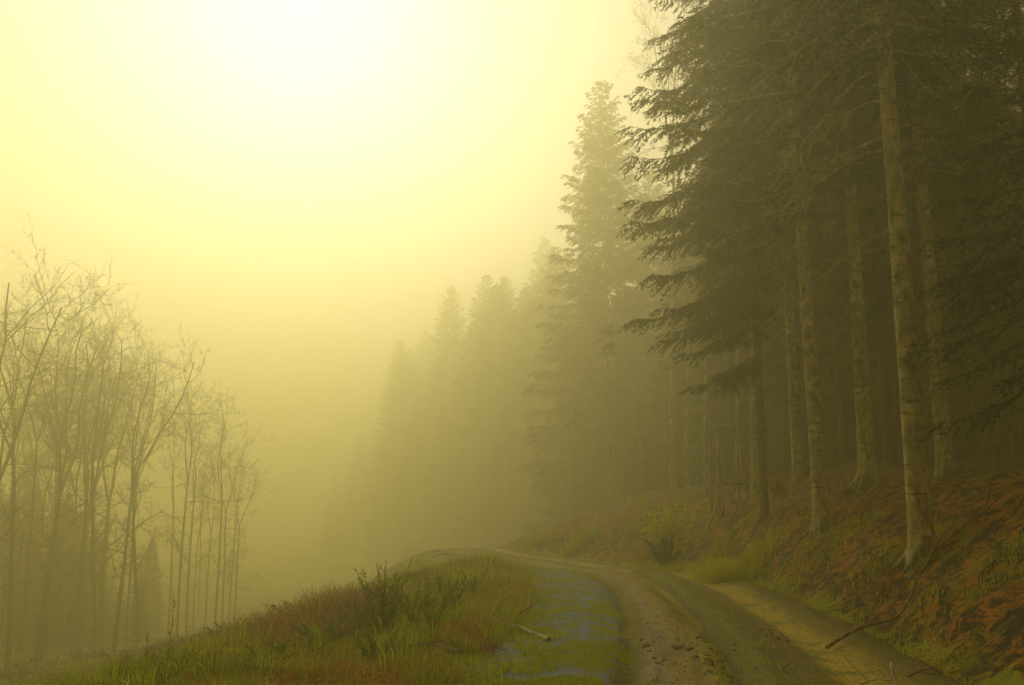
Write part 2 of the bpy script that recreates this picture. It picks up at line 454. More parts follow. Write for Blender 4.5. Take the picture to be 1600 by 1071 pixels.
def spruce_parts(seed, h=26, r0=.2, base=9.0, rmax=2.8, whorls=.42, leafy=1.0, bias=None, dead=1.0, lean=(0, 0), needle=.13,
                 tip=.06, stubs=True, droop=.35, trunk_sides=14, twig_gap=.13, conic=.85, reach=None):
    rng = np.random.default_rng(seed)
    tb, cb = MB(), MB()
    P = trunk_pts(h, lean, rng)
    t = P[:, 2] / h
    rad = r0 * (1 - .92 * np.clip(t, 0, 1) ** .9) + r0 * .75 * np.exp(-np.clip(P[:, 2] + .25, 0, None) / .28)
    # finer rings near the foot
    zf = np.concatenate([np.arange(-.3, 3.0, .15), P[P[:, 2] > 3.1, 2]])
    Pf = np.stack([np.interp(zf, P[:, 2], P[:, 0]), np.interp(zf, P[:, 2], P[:, 1]), zf], -1)
    rf = np.interp(zf, P[:, 2], r0 * (1 - .92 * np.clip(t, 0, 1) ** .9)) + r0 * .5 * np.exp(-np.clip(zf + .1, 0, None) / .30)
    tube(tb, Pf, rf, trunk_sides, .07, rng)
    for a in rng.random(5) * 2 * np.pi:                    # root toes
        v = np.array([math.cos(a), math.sin(a), 0])
        ln = r0 * rng.uniform(1.7, 2.6)
        tt = np.linspace(0, 1, 6)[:, None]
        tube(tb, np.array([0, 0, .30]) + v * r0 * .5 + tt * v * ln + np.array([0, 0, -.52]) * tt ** .7, r0 * .36 * (1 - .75 * tt[:, 0]), 6, .1, rng)
    def trunk_at(z):
        return np.array([np.interp(z, P[:, 2], P[:, 0]), np.interp(z, P[:, 2], P[:, 1]), z])
    def rad_at(z): return np.interp(z, zf, rf)
    if stubs:
        for _ in range(int(46 * dead)):
            z = rng.uniform(.7, base + 2); a = rng.random() * 2 * np.pi
            v = np.array([math.cos(a), math.sin(a), rng.uniform(-.1, .5)])
            c = trunk_at(z) + v * [1, 1, 0] * rad_at(z) * .85
            l = rng.uniform(.04, .16)
            tube(tb, np.stack([c - v * .02, c + v * l * .4, c + v * l]), [.034, .018, .008], 5)
    # dead twigs under the crown
    z = 2.6
    while z < base:
        z += rng.uniform(.12, .5) / dead
        a = rng.random() * 2 * np.pi; L = rng.uniform(.5, 1.9) * (.5 + .5 * z / base)
        v = np.array([math.cos(a), math.sin(a), 0]); c = trunk_at(z); tt = np.linspace(0, 1, 6)[:, None]
        q = c + v * L * tt + np.array([0, 0, 1.0]) * L * (rng.uniform(-.5, .1) * tt - rng.uniform(0, .3) * tt ** 2) + rng.normal(size=(6, 3)) * .03 * tt
        tube(tb, q, .014 * (1 - .7 * tt[:, 0]), 3)
        m = int(L * 7); ti = rng.random(m) * .8 + .2
        B = np.stack([np.interp(ti, tt[:, 0], q[:, k]) for k in range(3)], -1)
        tris(tb, B, norm(v + rng.normal(size=(m, 3)) * .6 - [0, 0, .3]), rng.uniform(.15, .5, m), .010, rng)
    # green branches
    z = base
    ga = rng.random() * 6.28
    while z < h - .25:
        f = (z - base) / (h - base)
        prof = (1 - f) ** conic * (0.62 + .38 * min(1, f * 5 + .25)) if conic else (1 - f ** 1.6)
        nb = rng.integers(4, 7)
        ga += rng.uniform(.4, 1.2)
        for b in range(nb):
            a = ga + b * 2 * np.pi / nb + rng.uniform(-.35, .35)
            zz = z + rng.uniform(-.28, .28)
            L = max(.25, rmax * prof * rng.uniform(.72, 1.14))
            if reach is not None: L = float(np.interp(zz, [q_[0] for q_ in reach], [q_[1] for q_ in reach])) * rng.uniform(.8, 1.1)
            if bias is not None:
                al = .5 + .5 * math.cos(a - bias[0])
                if z < bias[1]:
                    if al < bias[2]: continue
                L *= (.55 + .6 * al)
            v = np.array([math.cos(a), math.sin(a), 0]); s = np.array([-v[1], v[0], 0])
            c = trunk_at(zz)
            up = np.interp(f, [0, .5, 1], [-.18, .12, .9])
            dr = droop * np.interp(f, [0, .7, 1], [1, .8, .1])
            tt = np.linspace(0, 1, 9)
            bx = c + v * L * tt[:, None] + np.array([0, 0, 1]) * (L * (up * tt - dr * tt ** 1.6 + .55 * dr * tt ** 4))[:, None]
            bx = bx + s * (rng.normal() * .08 * L * tt ** 2)[:, None]
            tube(tb, bx, (.008 + .011 * L) * (1 - .85 * tt), 3)
            m = max(4, int(L / twig_gap)) * 2
            ti = np.concatenate([rng.uniform(.12, 1, m), [.98, 1, .95]]); m = len(ti)
            side = np.where(np.arange(m) % 2 == 0, 1.0, -1.0)
            B = np.stack([np.interp(ti, tt, bx[:, k]) for k in range(3)], -1)
            tl = L * .36 * (1.05 - ti * .75) * rng.uniform(.6, 1.2, m) + .16
            ang = rng.uniform(.55, 1.05, m); ang[-3:] = [0, .3, -.2]
            hang = rng.uniform(.15, .75, m) * (1 - .5 * f)
            TD = norm(v * np.cos(ang)[:, None] + s * (side * np.sin(ang))[:, None] + np.array([0, 0, -1]) * hang[:, None])
            k = np.maximum(3, (tl / .062 * leafy)).astype(int)
            idx = np.repeat(np.arange(m), k)
            u = rng.random(len(idx))
            Q = B[idx] + TD[idx] * (tl[idx] * u)[:, None] - np.array([0, 0, 1]) * (.22 * tl[idx] * u ** 2)[:, None]
            ND = norm(TD[idx] * .9 + rng.normal(size=(len(idx), 3)) * .55 - [0, 0, .25])
            tris(cb, Q, ND, needle * rng.uniform(.6, 1.25, len(idx)), tip * rng.uniform(.6, 1.2, len(idx)), rng)
        z += whorls * rng.uniform(.5, 1.5)
    return tb, cb

def spruce(name, loc, label, cat='spruce', group=None, rz=0, bark=None, needles=None, **kw):
    tb, cb = spruce_parts(**kw)
    r = empty(name, loc, rz)
    tag(r, label, cat, group)
    tb.build('trunk', bark or M_bark, r, smooth=True)
    if cb.V: cb.build('crown', needles or M_needle, r)
    return r

# --- the front row on the bank, each its own tree
def P_(px, Y): 
    p = place(px, Y); return p
FRONT = 'spruces standing along the edge of the bank'
t1 = spruce('spruce_tree', P_(1443, 16.0), 'nearest spruce, thick pale scarred trunk with bare dead branches, on the orange bank', group=FRONT,
            seed=11, h=25, r0=.195, base=8.6, rmax=2.6, lean=(-.012, 0), dead=.6, leafy=1.5, tip=.036)
t2 = spruce('spruce_tree', P_(1285, 23.0), 'pale straight spruce trunk with dark ring scars, second brightest, foot on orange bank', group=FRONT,
            seed=12, h=25, r0=.185, base=7.6, rmax=2.8, lean=(-.016, 0), dead=.9, leafy=1.6, bias=(math.pi, 10, .35), tip=.036)
t3 = spruce('spruce_tree', P_(1356, 26.0), 'dim spruce with wide dark trunk standing between the two pale front trunks', group=FRONT,
            bark=M_bark, seed=13, h=27, r0=.225, base=8.5, rmax=2.8, lean=(-.004, 0))
t4 = spruce('spruce_tree', P_(1478, 25.0), 'dim spruce trunk just behind and to the right of the nearest scarred trunk', group=FRONT,
            bark=M_bark, seed=14, h=26, r0=.21, base=8.0, rmax=2.8, lean=(-.010, 0))
t5 = spruce('spruce_tree', P_(1247, 31.0), 'thinner spruce trunk just left of the second pale trunk, its foot among rusty bracken', group=FRONT,
            bark=M_bark, seed=15, h=25, r0=.165, base=6.8, rmax=2.5, leafy=1.6, bias=(math.pi, 9, .3), lean=(-.002, 0), tip=.036)
# the leafy edge tree whose drooping boughs reach out over the track
t6 = spruce('edge_spruce', P_(1196, 28.0), 'leafy spruce at the wood edge, dark drooping boughs reaching out left over the track', group=FRONT,
            seed=21, h=26, r0=.12, base=4.4, rmax=3.8, reach=[(4, 1.6), (5.6, 2.1), (7.0, 3.1), (8.6, 2.7), (10.2, 3.1), (14.5, 2.9), (19, 2.2), (26, .3)], bias=(math.pi, 12, .42), needle=.115, tip=.042, leafy=2.5, whorls=.46, droop=.52, twig_gap=.11, bark=M_bark_dark)
# young dark spruce at the right border
t7 = spruce('young_spruce', P_(1640, 15.0), 'young dark blue-green spruce at the right border behind the nearest trunk', group=None,
            needles=M_needle_dark, bark=M_bark_dark, seed=31, h=8.5, r0=.09, base=1.6, rmax=2.0, whorls=.33, needle=.08, tip=.024, leafy=2.0, dead=.1, twig_gap=.10)

# --- sources for the copies
def hide_src(r): return r
bigA = spruce('far_spruce', P_(953, 88.0), 'tall pointed spruce rising alone above the others in the fog, centre right', seed=41, h=43.5, r0=.34, base=1.2, rmax=8.6, conic=.74,
              whorls=.5, leafy=1.15, needle=.22, tip=.09, twig_gap=.17, dead=.1, stubs=False, droop=.25, trunk_sides=8)
bigB = spruce('far_spruce', P_(1030, 96.0), 'broad foggy spruce just behind the tall pointed one, right of its tip', seed=42, h=36.5, r0=.30, base=1.0, rmax=7.3, conic=.72,
              whorls=.5, leafy=1.15, needle=.22, tip=.09, twig_gap=.17, dead=.1, stubs=False, droop=.3, trunk_sides=8, group='foggy spruces beyond the bend')
bigC = spruce('far_spruce', P_(1118, 92.0), 'foggy spruce in the even mass of conifers beyond the bend', seed=43, h=30, r0=.28, base=1.0, rmax=6.4, conic=.85,
              whorls=.6, leafy=.7, needle=.26, tip=.11, twig_gap=.19, dead=.1, stubs=False, droop=.42, trunk_sides=8, group='foggy spruces in the mass beyond the bend', lean=(.012, .01))
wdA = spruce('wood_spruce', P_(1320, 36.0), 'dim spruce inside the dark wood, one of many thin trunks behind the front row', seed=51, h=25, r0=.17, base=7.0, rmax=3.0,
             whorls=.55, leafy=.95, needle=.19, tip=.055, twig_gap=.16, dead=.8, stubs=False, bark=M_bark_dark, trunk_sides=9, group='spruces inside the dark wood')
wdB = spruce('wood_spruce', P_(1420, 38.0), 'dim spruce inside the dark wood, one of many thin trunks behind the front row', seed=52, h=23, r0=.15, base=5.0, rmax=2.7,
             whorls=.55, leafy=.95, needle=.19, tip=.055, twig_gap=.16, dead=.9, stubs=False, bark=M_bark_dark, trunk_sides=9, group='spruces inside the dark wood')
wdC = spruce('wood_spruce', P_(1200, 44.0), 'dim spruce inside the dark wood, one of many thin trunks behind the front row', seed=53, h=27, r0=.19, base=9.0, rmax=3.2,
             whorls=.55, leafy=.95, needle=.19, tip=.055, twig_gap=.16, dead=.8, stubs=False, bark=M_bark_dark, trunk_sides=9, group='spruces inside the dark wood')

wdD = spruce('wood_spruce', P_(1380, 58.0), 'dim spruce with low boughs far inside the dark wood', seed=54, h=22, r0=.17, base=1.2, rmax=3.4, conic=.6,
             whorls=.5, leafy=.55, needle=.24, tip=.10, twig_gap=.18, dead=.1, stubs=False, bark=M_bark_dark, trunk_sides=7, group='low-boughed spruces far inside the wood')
rnd = random.Random(3)
def copy_at(src, px, Y, s, label, group=None, rz=None):
    x, y, z = place(px, Y)
    return dup(src, (x, y, z), rnd.uniform(0, 6.28) if rz is None else rz, s, (rnd.uniform(-.012, .012), rnd.uniform(-.012, .012)), label, group)
copy_at(bigB, 785, 205, 1.46, 'faint pointed spruce in the fog left of the tall one', 'foggy spruces beyond the bend')
copy_at(bigC, 728, 230, 1.48, 'fainter smaller spruce tip, first left of the faint pointed spruce', 'foggy spruces beyond the bend')
copy_at(bigB, 662, 240, 1.34, 'faintest spruce tip dissolving in bright fog, leftmost of the conifers', 'foggy spruces beyond the bend')
copy_at(bigA, 850, 175, 1.18, 'faint spruce tip half hidden behind the left side of the tall pointed spruce', 'foggy spruces beyond the bend')
BEY = 'foggy spruces in the mass beyond the bend'
for px, Y, s in [(700, 166, 0.71), (760, 146, 0.66), (820, 127, 0.59), (870, 106, 0.57), (905, 99, 0.48), (1010, 84, 0.56), (1065, 86, 0.67), (1100, 93, 0.79), (1130, 75, 0.59), (600, 208, 0.91), (630, 195, 0.78), (555, 228, 0.86), (980, 102, 0.61), (930, 113, 0.65), (1160, 81, 0.74), (790, 120, 0.48), (845, 109, 0.48), (960, 77, 0.38), (1085, 72, 0.45), (1040, 70, 0.36), (740, 135, 0.51), (690, 151, 0.51), (650, 169, 0.57), (890, 84, 0.34), (1120, 66, 0.42), (590, 182, 0.63), (520, 221, 0.68), (1000, 66, 0.3)]:
    copy_at(rnd.choice([bigA, bigB, bigC]), px, Y * 1.05, s * 1.04 * rnd.uniform(.82, 1.12), 'foggy spruce in the even mass of conifers beyond the bend', BEY)

for k in range(22):
    px = 610 + k * 15.5 + rnd.uniform(-7, 7); Y = 208 - k * 5.2 + rnd.uniform(-9, 9)
    # the wall of crowns steps down towards the left
    want = np.interp(px, [600, 700, 800, 900, 960], [560, 515, 480, 435, 400]) + rnd.uniform(-25, 45)
    x_, y_, z_ = place(px, Y)
    top = EYE + Y * math.tan(PITCH + math.atan((535.5 - want) / FPX))
    copy_at(rnd.choice([bigA, bigB, bigC]), px, Y, max(.3, (top - z_) / 37.0), 'foggy spruce in the even mass of conifers beyond the bend', BEY)
# the wood's inside: a jittered grid behind and beside the front row
spots = []
for gy_ in np.arange(12, 88, 4.0):
    for gx_ in np.arange(8, 84, 4.3):
        x = gx_ + rnd.uniform(-1.5, 1.5); y = gy_ + rnd.uniform(-1.5, 1.5)
        d, s_ = road_d(np.array([x]), np.array([y]))
        if d[0] < 8.2 or d[0] > 62: continue
        px, py = topx(x, y, Hs(x, y))
        if px > 1730 or px < 1090: continue
        if y < 30 and (abs(px - 1443) < 36 or abs(px - 1285) < 20 or abs(px - 1356) < 26 or abs(px - 1478) < 22): continue
        if y < 21: continue
        spots.append((x, y))
for x, y in spots:
    deep = math.hypot(x, y) > 52
    src = wdD if deep else rnd.choice([wdA, wdB, wdC])
    dup(src, (x, y, Hs(x, y)), rnd.uniform(0, 6.28), rnd.uniform(.85, 1.12), (rnd.uniform(-.02, .02), rnd.uniform(-.02, .02)),
        'dim spruce with low boughs far inside the dark wood' if deep else 'dim spruce inside the dark wood, one of many thin trunks behind the front row',
        'low-boughed spruces far inside the wood' if deep else 'spruces inside the dark wood')
print('wood spruces', len(spots))

wdE = spruce('slim_spruce', P_(1075, 62.0), 'slim suppressed spruce, thin foggy trunk between the sapling and the hunting stand', seed=55, h=10, r0=.17, base=8.8, rmax=.6, conic=.8,
             whorls=.42, leafy=1.0, needle=.20, tip=.07, twig_gap=.15, dead=.6, stubs=False, trunk_sides=8, group='trunks seen low through the fog')
# pale trunks visible low through the fog, beyond the bend
for px, Y, s, lab in [(955, 58, 1.1, 'foggy spruce trunk rising right behind the outside of the bend'),
                      (1052, 60, 1.3, 'tall straight foggy trunk right of the bend, behind the yellow-green sapling'),
                      (891, 72, .95, 'thin faint trunk left of the foggy trunk behind the bend'),
                      (1158, 40, .95, 'grey trunk behind the raised hunting stand'),
                      (1104, 46, .85, 'thin dim trunk left of the raised hunting stand'),
                      (1180, 37, .9, 'dim trunk right of the raised hunting stand')]:
    copy_at(wdE, px, Y, s, lab, 'trunks seen low through the fog')

# ------------------------------------------------------------------ bare trees
def bare_parts(seed, h=15, r0=.14, fork=.45, spread=.35, twigs=1.0, stems=1):
    rng = np.random.default_rng(seed)
    tb, cb = MB(), MB()
    def limb(p, d, L, r, lvl, mbx):
        n = 7 if lvl < 2 else 5
        pts = [p]; dirs = d
        for k in range(n):
            dirs = norm(dirs + rng.normal(size=3) * (.022 if lvl == 0 else (.13 if lvl == 1 else .2)) + np.array([0, 0, .16 if lvl < 2 else .06]))
            pts.append(pts[-1] + dirs * L / n)
        pts = np.array(pts); rr = np.linspace(r, r * (.55 if lvl == 0 else .35), n + 1)
        tube(mbx, pts, rr, 8 if lvl == 0 else (5 if lvl == 1 else 3))
        if lvl >= 4: return
        if lvl == 0:
            kids = rng.integers(2, 4); tmin = .99
            for _ in range(int(7)):                            # side limbs up the stem
                t = rng.uniform(.42, .95); q = pts[0] * 0 + np.array([np.interp(t * n, np.arange(n + 1), pts[:, c]) for c in range(3)])
                a = rng.random() * 6.28
                dd_ = norm(np.array([math.cos(a), math.sin(a), rng.uniform(.2, 1.0)]))
                limb(q, dd_, L * rng.uniform(.15, .35), r * .3, 2, cb)
        else: kids = 0
        if lvl == 0:
            for k in range(kids):
                a = rng.random() * 6.28
                dd_ = norm(dirs + np.array([math.cos(a), math.sin(a), 0]) * spread)
                limb(pts[-1], dd_, h * (1 - fork) * rng.uniform(.75, 1.0), r * .5, 1, cb)
        else:
            m = {1: 10, 2: 7, 3: int(6 * twigs)}[lvl]
            for k in range(m):
                t = rng.uniform(.2, 1.0)
                q = np.array([np.interp(t * n, np.arange(n + 1), pts[:, c]) for c in range(3)])
                ax = norm(pts[min(n, int(t * n) + 1)] - pts[int(min(t * n, n - 1))])
                dd_ = norm(ax * .8 + rng.normal(size=3) * .6)
                limb(q, dd_, L * rng.uniform(.28, .5), max(.006, rr[min(n, int(t * n))] * .45), lvl + 1, cb)
            if lvl == 3:
                T = rng.uniform(.3, 1, int(9 * twigs))
                Q = np.stack([np.interp(T * n, np.arange(n + 1), pts[:, c]) for c in range(3)], -1)
                tris(cb, Q, norm(rng.normal(size=Q.shape) + dirs + [0, 0, .2]), rng.uniform(.12, .4, len(Q)), .016, rng)
    for s in range(stems):
        a = rng.random() * 6.28
        d0 = norm(np.array([math.cos(a) * .07 * (stems > 1) , math.sin(a) * .07 * (stems > 1), 1.0]))
        limb(np.array([math.cos(a) * .25 * (stems > 1), math.sin(a) * .25 * (stems > 1), -.3]), d0, h * fork, r0, 0, tb)
    return tb, cb
def bare(loc, label, group, rz=0, **kw):
    tb, cb = bare_parts(**kw)
    r = empty('bare_tree', loc, rz); tag(r, label, 'bare tree', group)
    tb.build('trunk', M_bare, r, smooth=True); cb.build('crown', M_bare, r)
    return r
LG = 'bare trees in the foggy hollow'
b1 = bare(P_(62, 59), 'tallest bare tree at the left border, trunk forking into a broad twiggy crown', LG, seed=61, h=22.3, r0=.20, fork=.45, spread=.22)
b2 = bare(P_(146, 62), 'bare tree with a bent slim stem, second from the left border', LG, seed=62, h=20.6, r0=.15, fork=.5, spread=.2)
b3 = bare(P_(176, 64), 'forked bare tree in the hollow, long limb leaning to the right at its top', LG, seed=63, h=21, r0=.16, fork=.5, spread=.24)
b4 = bare(P_(335, 79), 'slender bare tree with thin wavy stem near the right end of the hollow group', LG, seed=64, h=19, r0=.10, fork=.6, spread=.18, twigs=.8)
b5 = bare(P_(275, 77), 'straight thin bare tree in the middle of the hollow group', LG, seed=65, h=20, r0=.12, fork=.62, spread=.15, twigs=.8)
for px, Y, s, src, lab in [
    (10, 50, 1.02, b3, 'bare tree cut by the left border, front of the hollow group'),
    (212, 62, .96, b2, 'bare tree right of the forked one, crown against bright fog'),
    (196, 72, 1.05, b5, 'thin bare tree close behind the forked bare tree'),
    (290, 76, .95, b5, 'thin bare tree beside the straight one in the hollow, crown lower'),
    (262, 78, 1.0, b4, 'wavy thin bare tree left of the straight one in the hollow'),
    (355, 78, .78, b4, 'very thin bare stem, second from the right end of the hollow group'),
    (366, 78, .74, b5, 'last thin bare stem at the right end of the hollow group'),
    (320, 82, .74, b5, 'thin leaning bare stem crossing the wavy one in the hollow'),
    (98, 67, 1.02, b3, 'bare tree half hidden behind the tallest one by the left border')]:
    copy_at(src, px, Y * 1.1, s, lab, LG)
for px, Y, s in [(30, 66, 1.1), (75, 72, 1.1), (120, 65, 1.0), (155, 74, 1.05), (300, 88, .75), (45, 82, 1.1), (0, 72, 1.1), (345, 86, .85),
                 (-40, 50, 1.0), (-30, 60, 1.1), (135, 94, 1.1), (85, 90, 1.1), (20, 96, 1.1), (118, 76, 1.1), (55, 60, 1.0), (90, 104, 1.1),
                 (160, 106, 1.1), (310, 108, .8), (10, 110, 1.1), (-10, 90, 1.1), (70, 112, 1.0)]:
    copy_at(rnd.choice([b1, b2, b3, b5, b5, b4]), px, Y, s, 'faint bare tree farther back in the foggy hollow behind the front stems', 'faint bare trees farther back in the hollow')
for k in range(16):  # small conifers added to darken the fog low behind the bare trees
    px = -60 + k * 19 + rnd.uniform(-6, 6); Y = rnd.uniform(70, 100)
    copy_at(rnd.choice([bigA, bigB, wdD]), px, Y, rnd.uniform(.24, .34) * (1.15 - .5 * max(px, 0) / 400), 'dim dark tree added low in the fog to darken it behind the bare stems', 'dim dark trees added behind the bare stems')
# bare larch behind the edge spruce
la = bare(P_(1068, 66), 'bare fine-twigged larch showing pale between the edge spruce and the tall foggy spruce', None, seed=72, h=36, r0=.16, fork=.66, spread=.16, twigs=1.3)


# ------------------------------------------------------------------ small growth on the verge, road and bank
vr = np.random.default_rng(99)
def spots_in(n, y0, y1, d0, d1, pw=1.6, keep=None):
    """n ground points between two offsets of the road, thinning out with distance"""
    u = vr.random(n); a, b = y0 ** (1 - pw), y1 ** (1 - pw)
    s_ = (a + (b - a) * u) ** (1 / (1 - pw))
    d = d0 + (d1 - d0) * vr.random(n)
    sl = S_Y9 + (s_ - 9.2)
    cx_ = np.interp(sl, CLS, CL[:, 0]); cy_ = np.interp(sl, CLS, CL[:, 1])
    tx_ = np.interp(sl, CLS, CLT[:, 0]); ty_ = np.interp(sl, CLS, CLT[:, 1])
    x = cx_ + d * ty_; y = cy_ - d * tx_
    m = np.ones(n, bool)
    if keep is not None: m = keep(x, y, d)
    x, y, d = x[m], y[m], d[m]
    return np.stack([x, y, H(x, y)], -1), d

def blades(mb, P, h, w, lean=.5, curl=.5):
    n = len(P); a = vr.random(n) * 6.283
    D = np.stack([np.cos(a), np.sin(a), 0 * a], -1); Sd = np.stack([-D[:, 1], D[:, 0], 0 * a], -1)
    h = (h * vr.uniform(.5, 1.25, n))[:, None]; w = (w * vr.uniform(.6, 1.3, n))[:, None]
    l = (lean * vr.uniform(.1, 1.4, n))[:, None]
    up = np.array([0, 0, 1.0])
    A = P - up * .02; B = P + up * h * .55 + D * h * l * .35; C = P + up * h * (1 - .35 * l * curl) + D * h * l
    v = np.stack([A - Sd * w / 2, A + Sd * w / 2, B + Sd * w * .42, B - Sd * w * .42, C], 1).reshape(-1, 3)
    k = np.arange(n)[:, None] * 5
    mb.add(v, k + np.array([[0, 1, 2, 3]])); mb.F.append(k + mb.n - len(v) + np.array([[3, 2, 4]]))

def fronds(mb, P, L, nl, leaf, width, flat=.5, droop=.4):
    """arching stems with leaflets to both sides"""
    n = len(P); a = vr.random(n) * 6.283
    D = np.stack([np.cos(a), np.sin(a), 0 * a], -1)
    el = vr.uniform(flat, 1.3, n)[:, None]
    ax = norm(D * np.cos(el) + np.array([0, 0, 1]) * np.sin(el))
    L = (L * vr.uniform(.5, 1.25, n))[:, None]
    t = np.linspace(.15, 1, nl)[None, :, None]
    Q = P[:, None] + ax[:, None] * L[:, None] * t + (D[:, None] * .35 - np.array([0, 0, 1]) * droop) * L[:, None] * t ** 2.2
    sd = norm(np.cross(ax, [0, 0, 1.0]))[:, None]
    sg = np.where(np.arange(nl) % 2 == 0, 1.0, -1.0)[None, :, None]
    LD = norm(sd * sg + ax[:, None] * .6 + vr.normal(size=Q.shape) * .25)
    ll = leaf * (1.15 - t[..., 0]) * np.ones((n, 1)) * vr.uniform(.7, 1.2, (n, nl))
    tris(mb, Q.reshape(-1, 3), LD.reshape(-1, 3), ll.ravel(), width, vr)
    v = np.stack([P, P + sd[:, 0] * .008, Q[:, nl // 2] + sd[:, 0] * .004, Q[:, nl // 2], Q[:, -1]], 1).reshape(-1, 3)
    k = np.arange(n)[:, None] * 5
    mb.add(v, k + np.array([[0, 1, 2, 3]])); mb.F.append(k + mb.n - len(v) + np.array([[3, 2, 4]]))

clump = lambda x, y, sc_, o, th: fbm(x, y, sc_, o) > th
# grass
mb = MB()
P, d = spots_in(60000, 7.5, 48, -9.5, -2.75, 1.9, lambda x, y, d: clump(x, y, 1.2, 11, -.18))
blades(mb, P, .21, .011, .9)
P, d = spots_in(14000, 7.5, 40, -7.0, -3.3, 2.0, lambda x, y, d: clump(x, y, .8, 33, .06))
blades(mb, P, .40, .012, .7)
P, d = spots_in(22000, 7.5, 44, -3.3, -1.9, 1.9, lambda x, y, d: fbm(x, y, .7, 12) > .02 - (d + 2.7) * -.35); blades(mb, P, .08, .009, 1.1)
P, d = spots_in(16000, 12, 48, 1.9, 4.2, 1.3, lambda x, y, d: clump(x, y, 1.6, 13, .02) & (vr.random(len(x)) < sst(10, 26, y) * .9 + .12)); blades(mb, P, .14, .012, .9)
P, d = spots_in(5000, 8, 40, -.3, .6, 1.4, lambda x, y, d: clump(x, y, .9, 14, .10)); blades(mb, P, .05, .008, .9)
tag(mb.build('grass', M_grass), kind='stuff')
# moss and low cushions on the gravel shoulder
mb = MB()
P, d = spots_in(150000, 7.5, 40, -3.0, -1.1, 1.8, lambda x, y, d: fbm(x, y * .6, .55, 15, 5) + .30 * vnoise(x, y, .06, 5) + .14 * np.exp(-((d + 1.5) / .35) ** 2) > .09)
tris(mb, P - [0, 0, .004], norm(vr.normal(size=P.shape) * .8 + [0, 0, .8]), vr.uniform(.012, .045, len(P)), .014, vr)
P, d = spots_in(26000, 8, 46, 2.0, 7.0, 1.4, lambda x, y, d: clump(x, y, 1.3, 16, .12))
tris(mb, P, norm(vr.normal(size=P.shape) * .8 + [0, 0, .7]), vr.uniform(.02, .06, len(P)), .018, vr)
tag(mb.build('moss', M_moss), kind='stuff')
# dead bracken and straw on verge and bank
mb = MB()
P, d = spots_in(7000, 7.5, 40, -7.2, -3.0, 1.9, lambda x, y, d: clump(x, y, 1.5, 17, .0))
fronds(mb, P, .34, 9, .10, .016, .1, .5)
P, d = spots_in(2600, 16, 42, 3.4, 7.5, 1.2, lambda x, y, d: clump(x, y, 2.2, 18, .06) & (x < 8.2))
fronds(mb, P, .42, 10, .12, .018, .2, .5)
P, d = spots_in(13000, 7.5, 38, -7.0, -2.7, 1.8, lambda x, y, d: fbm(x, y, 1.0, 27) + .12 * np.exp(-((d + 3.2) / .6) ** 2) > .03); blades(mb, P, .22, .010, 1.3)
tag(mb.build('dead_bracken', M_bracken), kind='stuff')
# pinkish heather behind the shrubs on the verge
mb = MB()
P, d = spots_in(3600, 11, 20, -6.8, -4.7, 1.2, lambda x, y, d: clump(x, y, 1.4, 19, -.02))
fronds(mb, P, .40, 14, .06, .014, .7, .1)
tag(mb.build('heather', M_heather), kind='stuff')
# fine green weeds
mb = MB()
P, d = spots_in(5200, 7.5, 34, -7.0, -3.3, 1.8, lambda x, y, d: clump(x, y, 1.1, 20, -.05))
fronds(mb, P, .34, 16, .045, .016, .7, .25)
tag(mb.build('weeds', M_leaf), kind='stuff')
# rough growth on the slope and floor of the hollow
mb = MB()
P, d = spots_in(26000, 12, 75, -34, -6.5, 1.1, lambda x, y, d: clump(x, y, 2.4, 40, -.08))
fronds(mb, P, .55, 8, .16, .035, .5, .3)
P, d = spots_in(12000, 14, 70, -34, -6.0, 1.1, lambda x, y, d: clump(x, y, 1.6, 41, .0)); blades(mb, P, .5, .02, .8)
tag(mb.build('undergrowth', M_under), kind='stuff')
# fallen leaves, needles and bits of twig on the bank
mb = MB()
P, d = spots_in(60000, 7, 40, 2.0, 10, 1.5, lambda x, y, d: clump(x, y, 1.0, 21, -.12))
leaves(mb, P + [0, 0, .006], norm(vr.normal(size=P.shape) * [1, 1, .35]), vr.uniform(.02, .06, len(P)), vr.uniform(.006, .022, len(P)), vr)
P, d = spots_in(5000, 7, 30, -1.2, 2.0, 1.5)
leaves(mb, P + [0, 0, .006], norm(vr.normal(size=P.shape) * [1, 1, .3]), vr.uniform(.012, .035, len(P)), vr.uniform(.004, .012, len(P)), vr)
tag(mb.build('leaf_litter', M_litter), kind='stuff')
# crumbs of gravel
mb = MB()
def pebbles(P, r):
    n = len(P); oc = np.array([(1, 0, 0), (0, 1, 0), (-1, 0, 0), (0, -1, 0), (0, 0, 1)], float)
    v = P[:, None] + oc[None] * (r * vr.uniform(.5, 1.3, (n, 1)))[:, None] * vr.uniform(.6, 1.2, (n, 5, 1)) - [0, 0, .003]
    f = np.array([(0, 1, 4), (1, 2, 4), (2, 3, 4), (3, 0, 4)])
    mb.add(v.reshape(-1, 3), (np.arange(n)[:, None, None] * 5 + f[None]).reshape(-1, 3))
P, d = spots_in(9000, 7.5, 30, -3.0, 2.1, 1.9); pebbles(P, .012)
P, d = spots_in(700, 7.5, 20, -.9, .6, 1.9); pebbles(P, .028)
tag(mb.build('gravel', M_stone), kind='stuff')

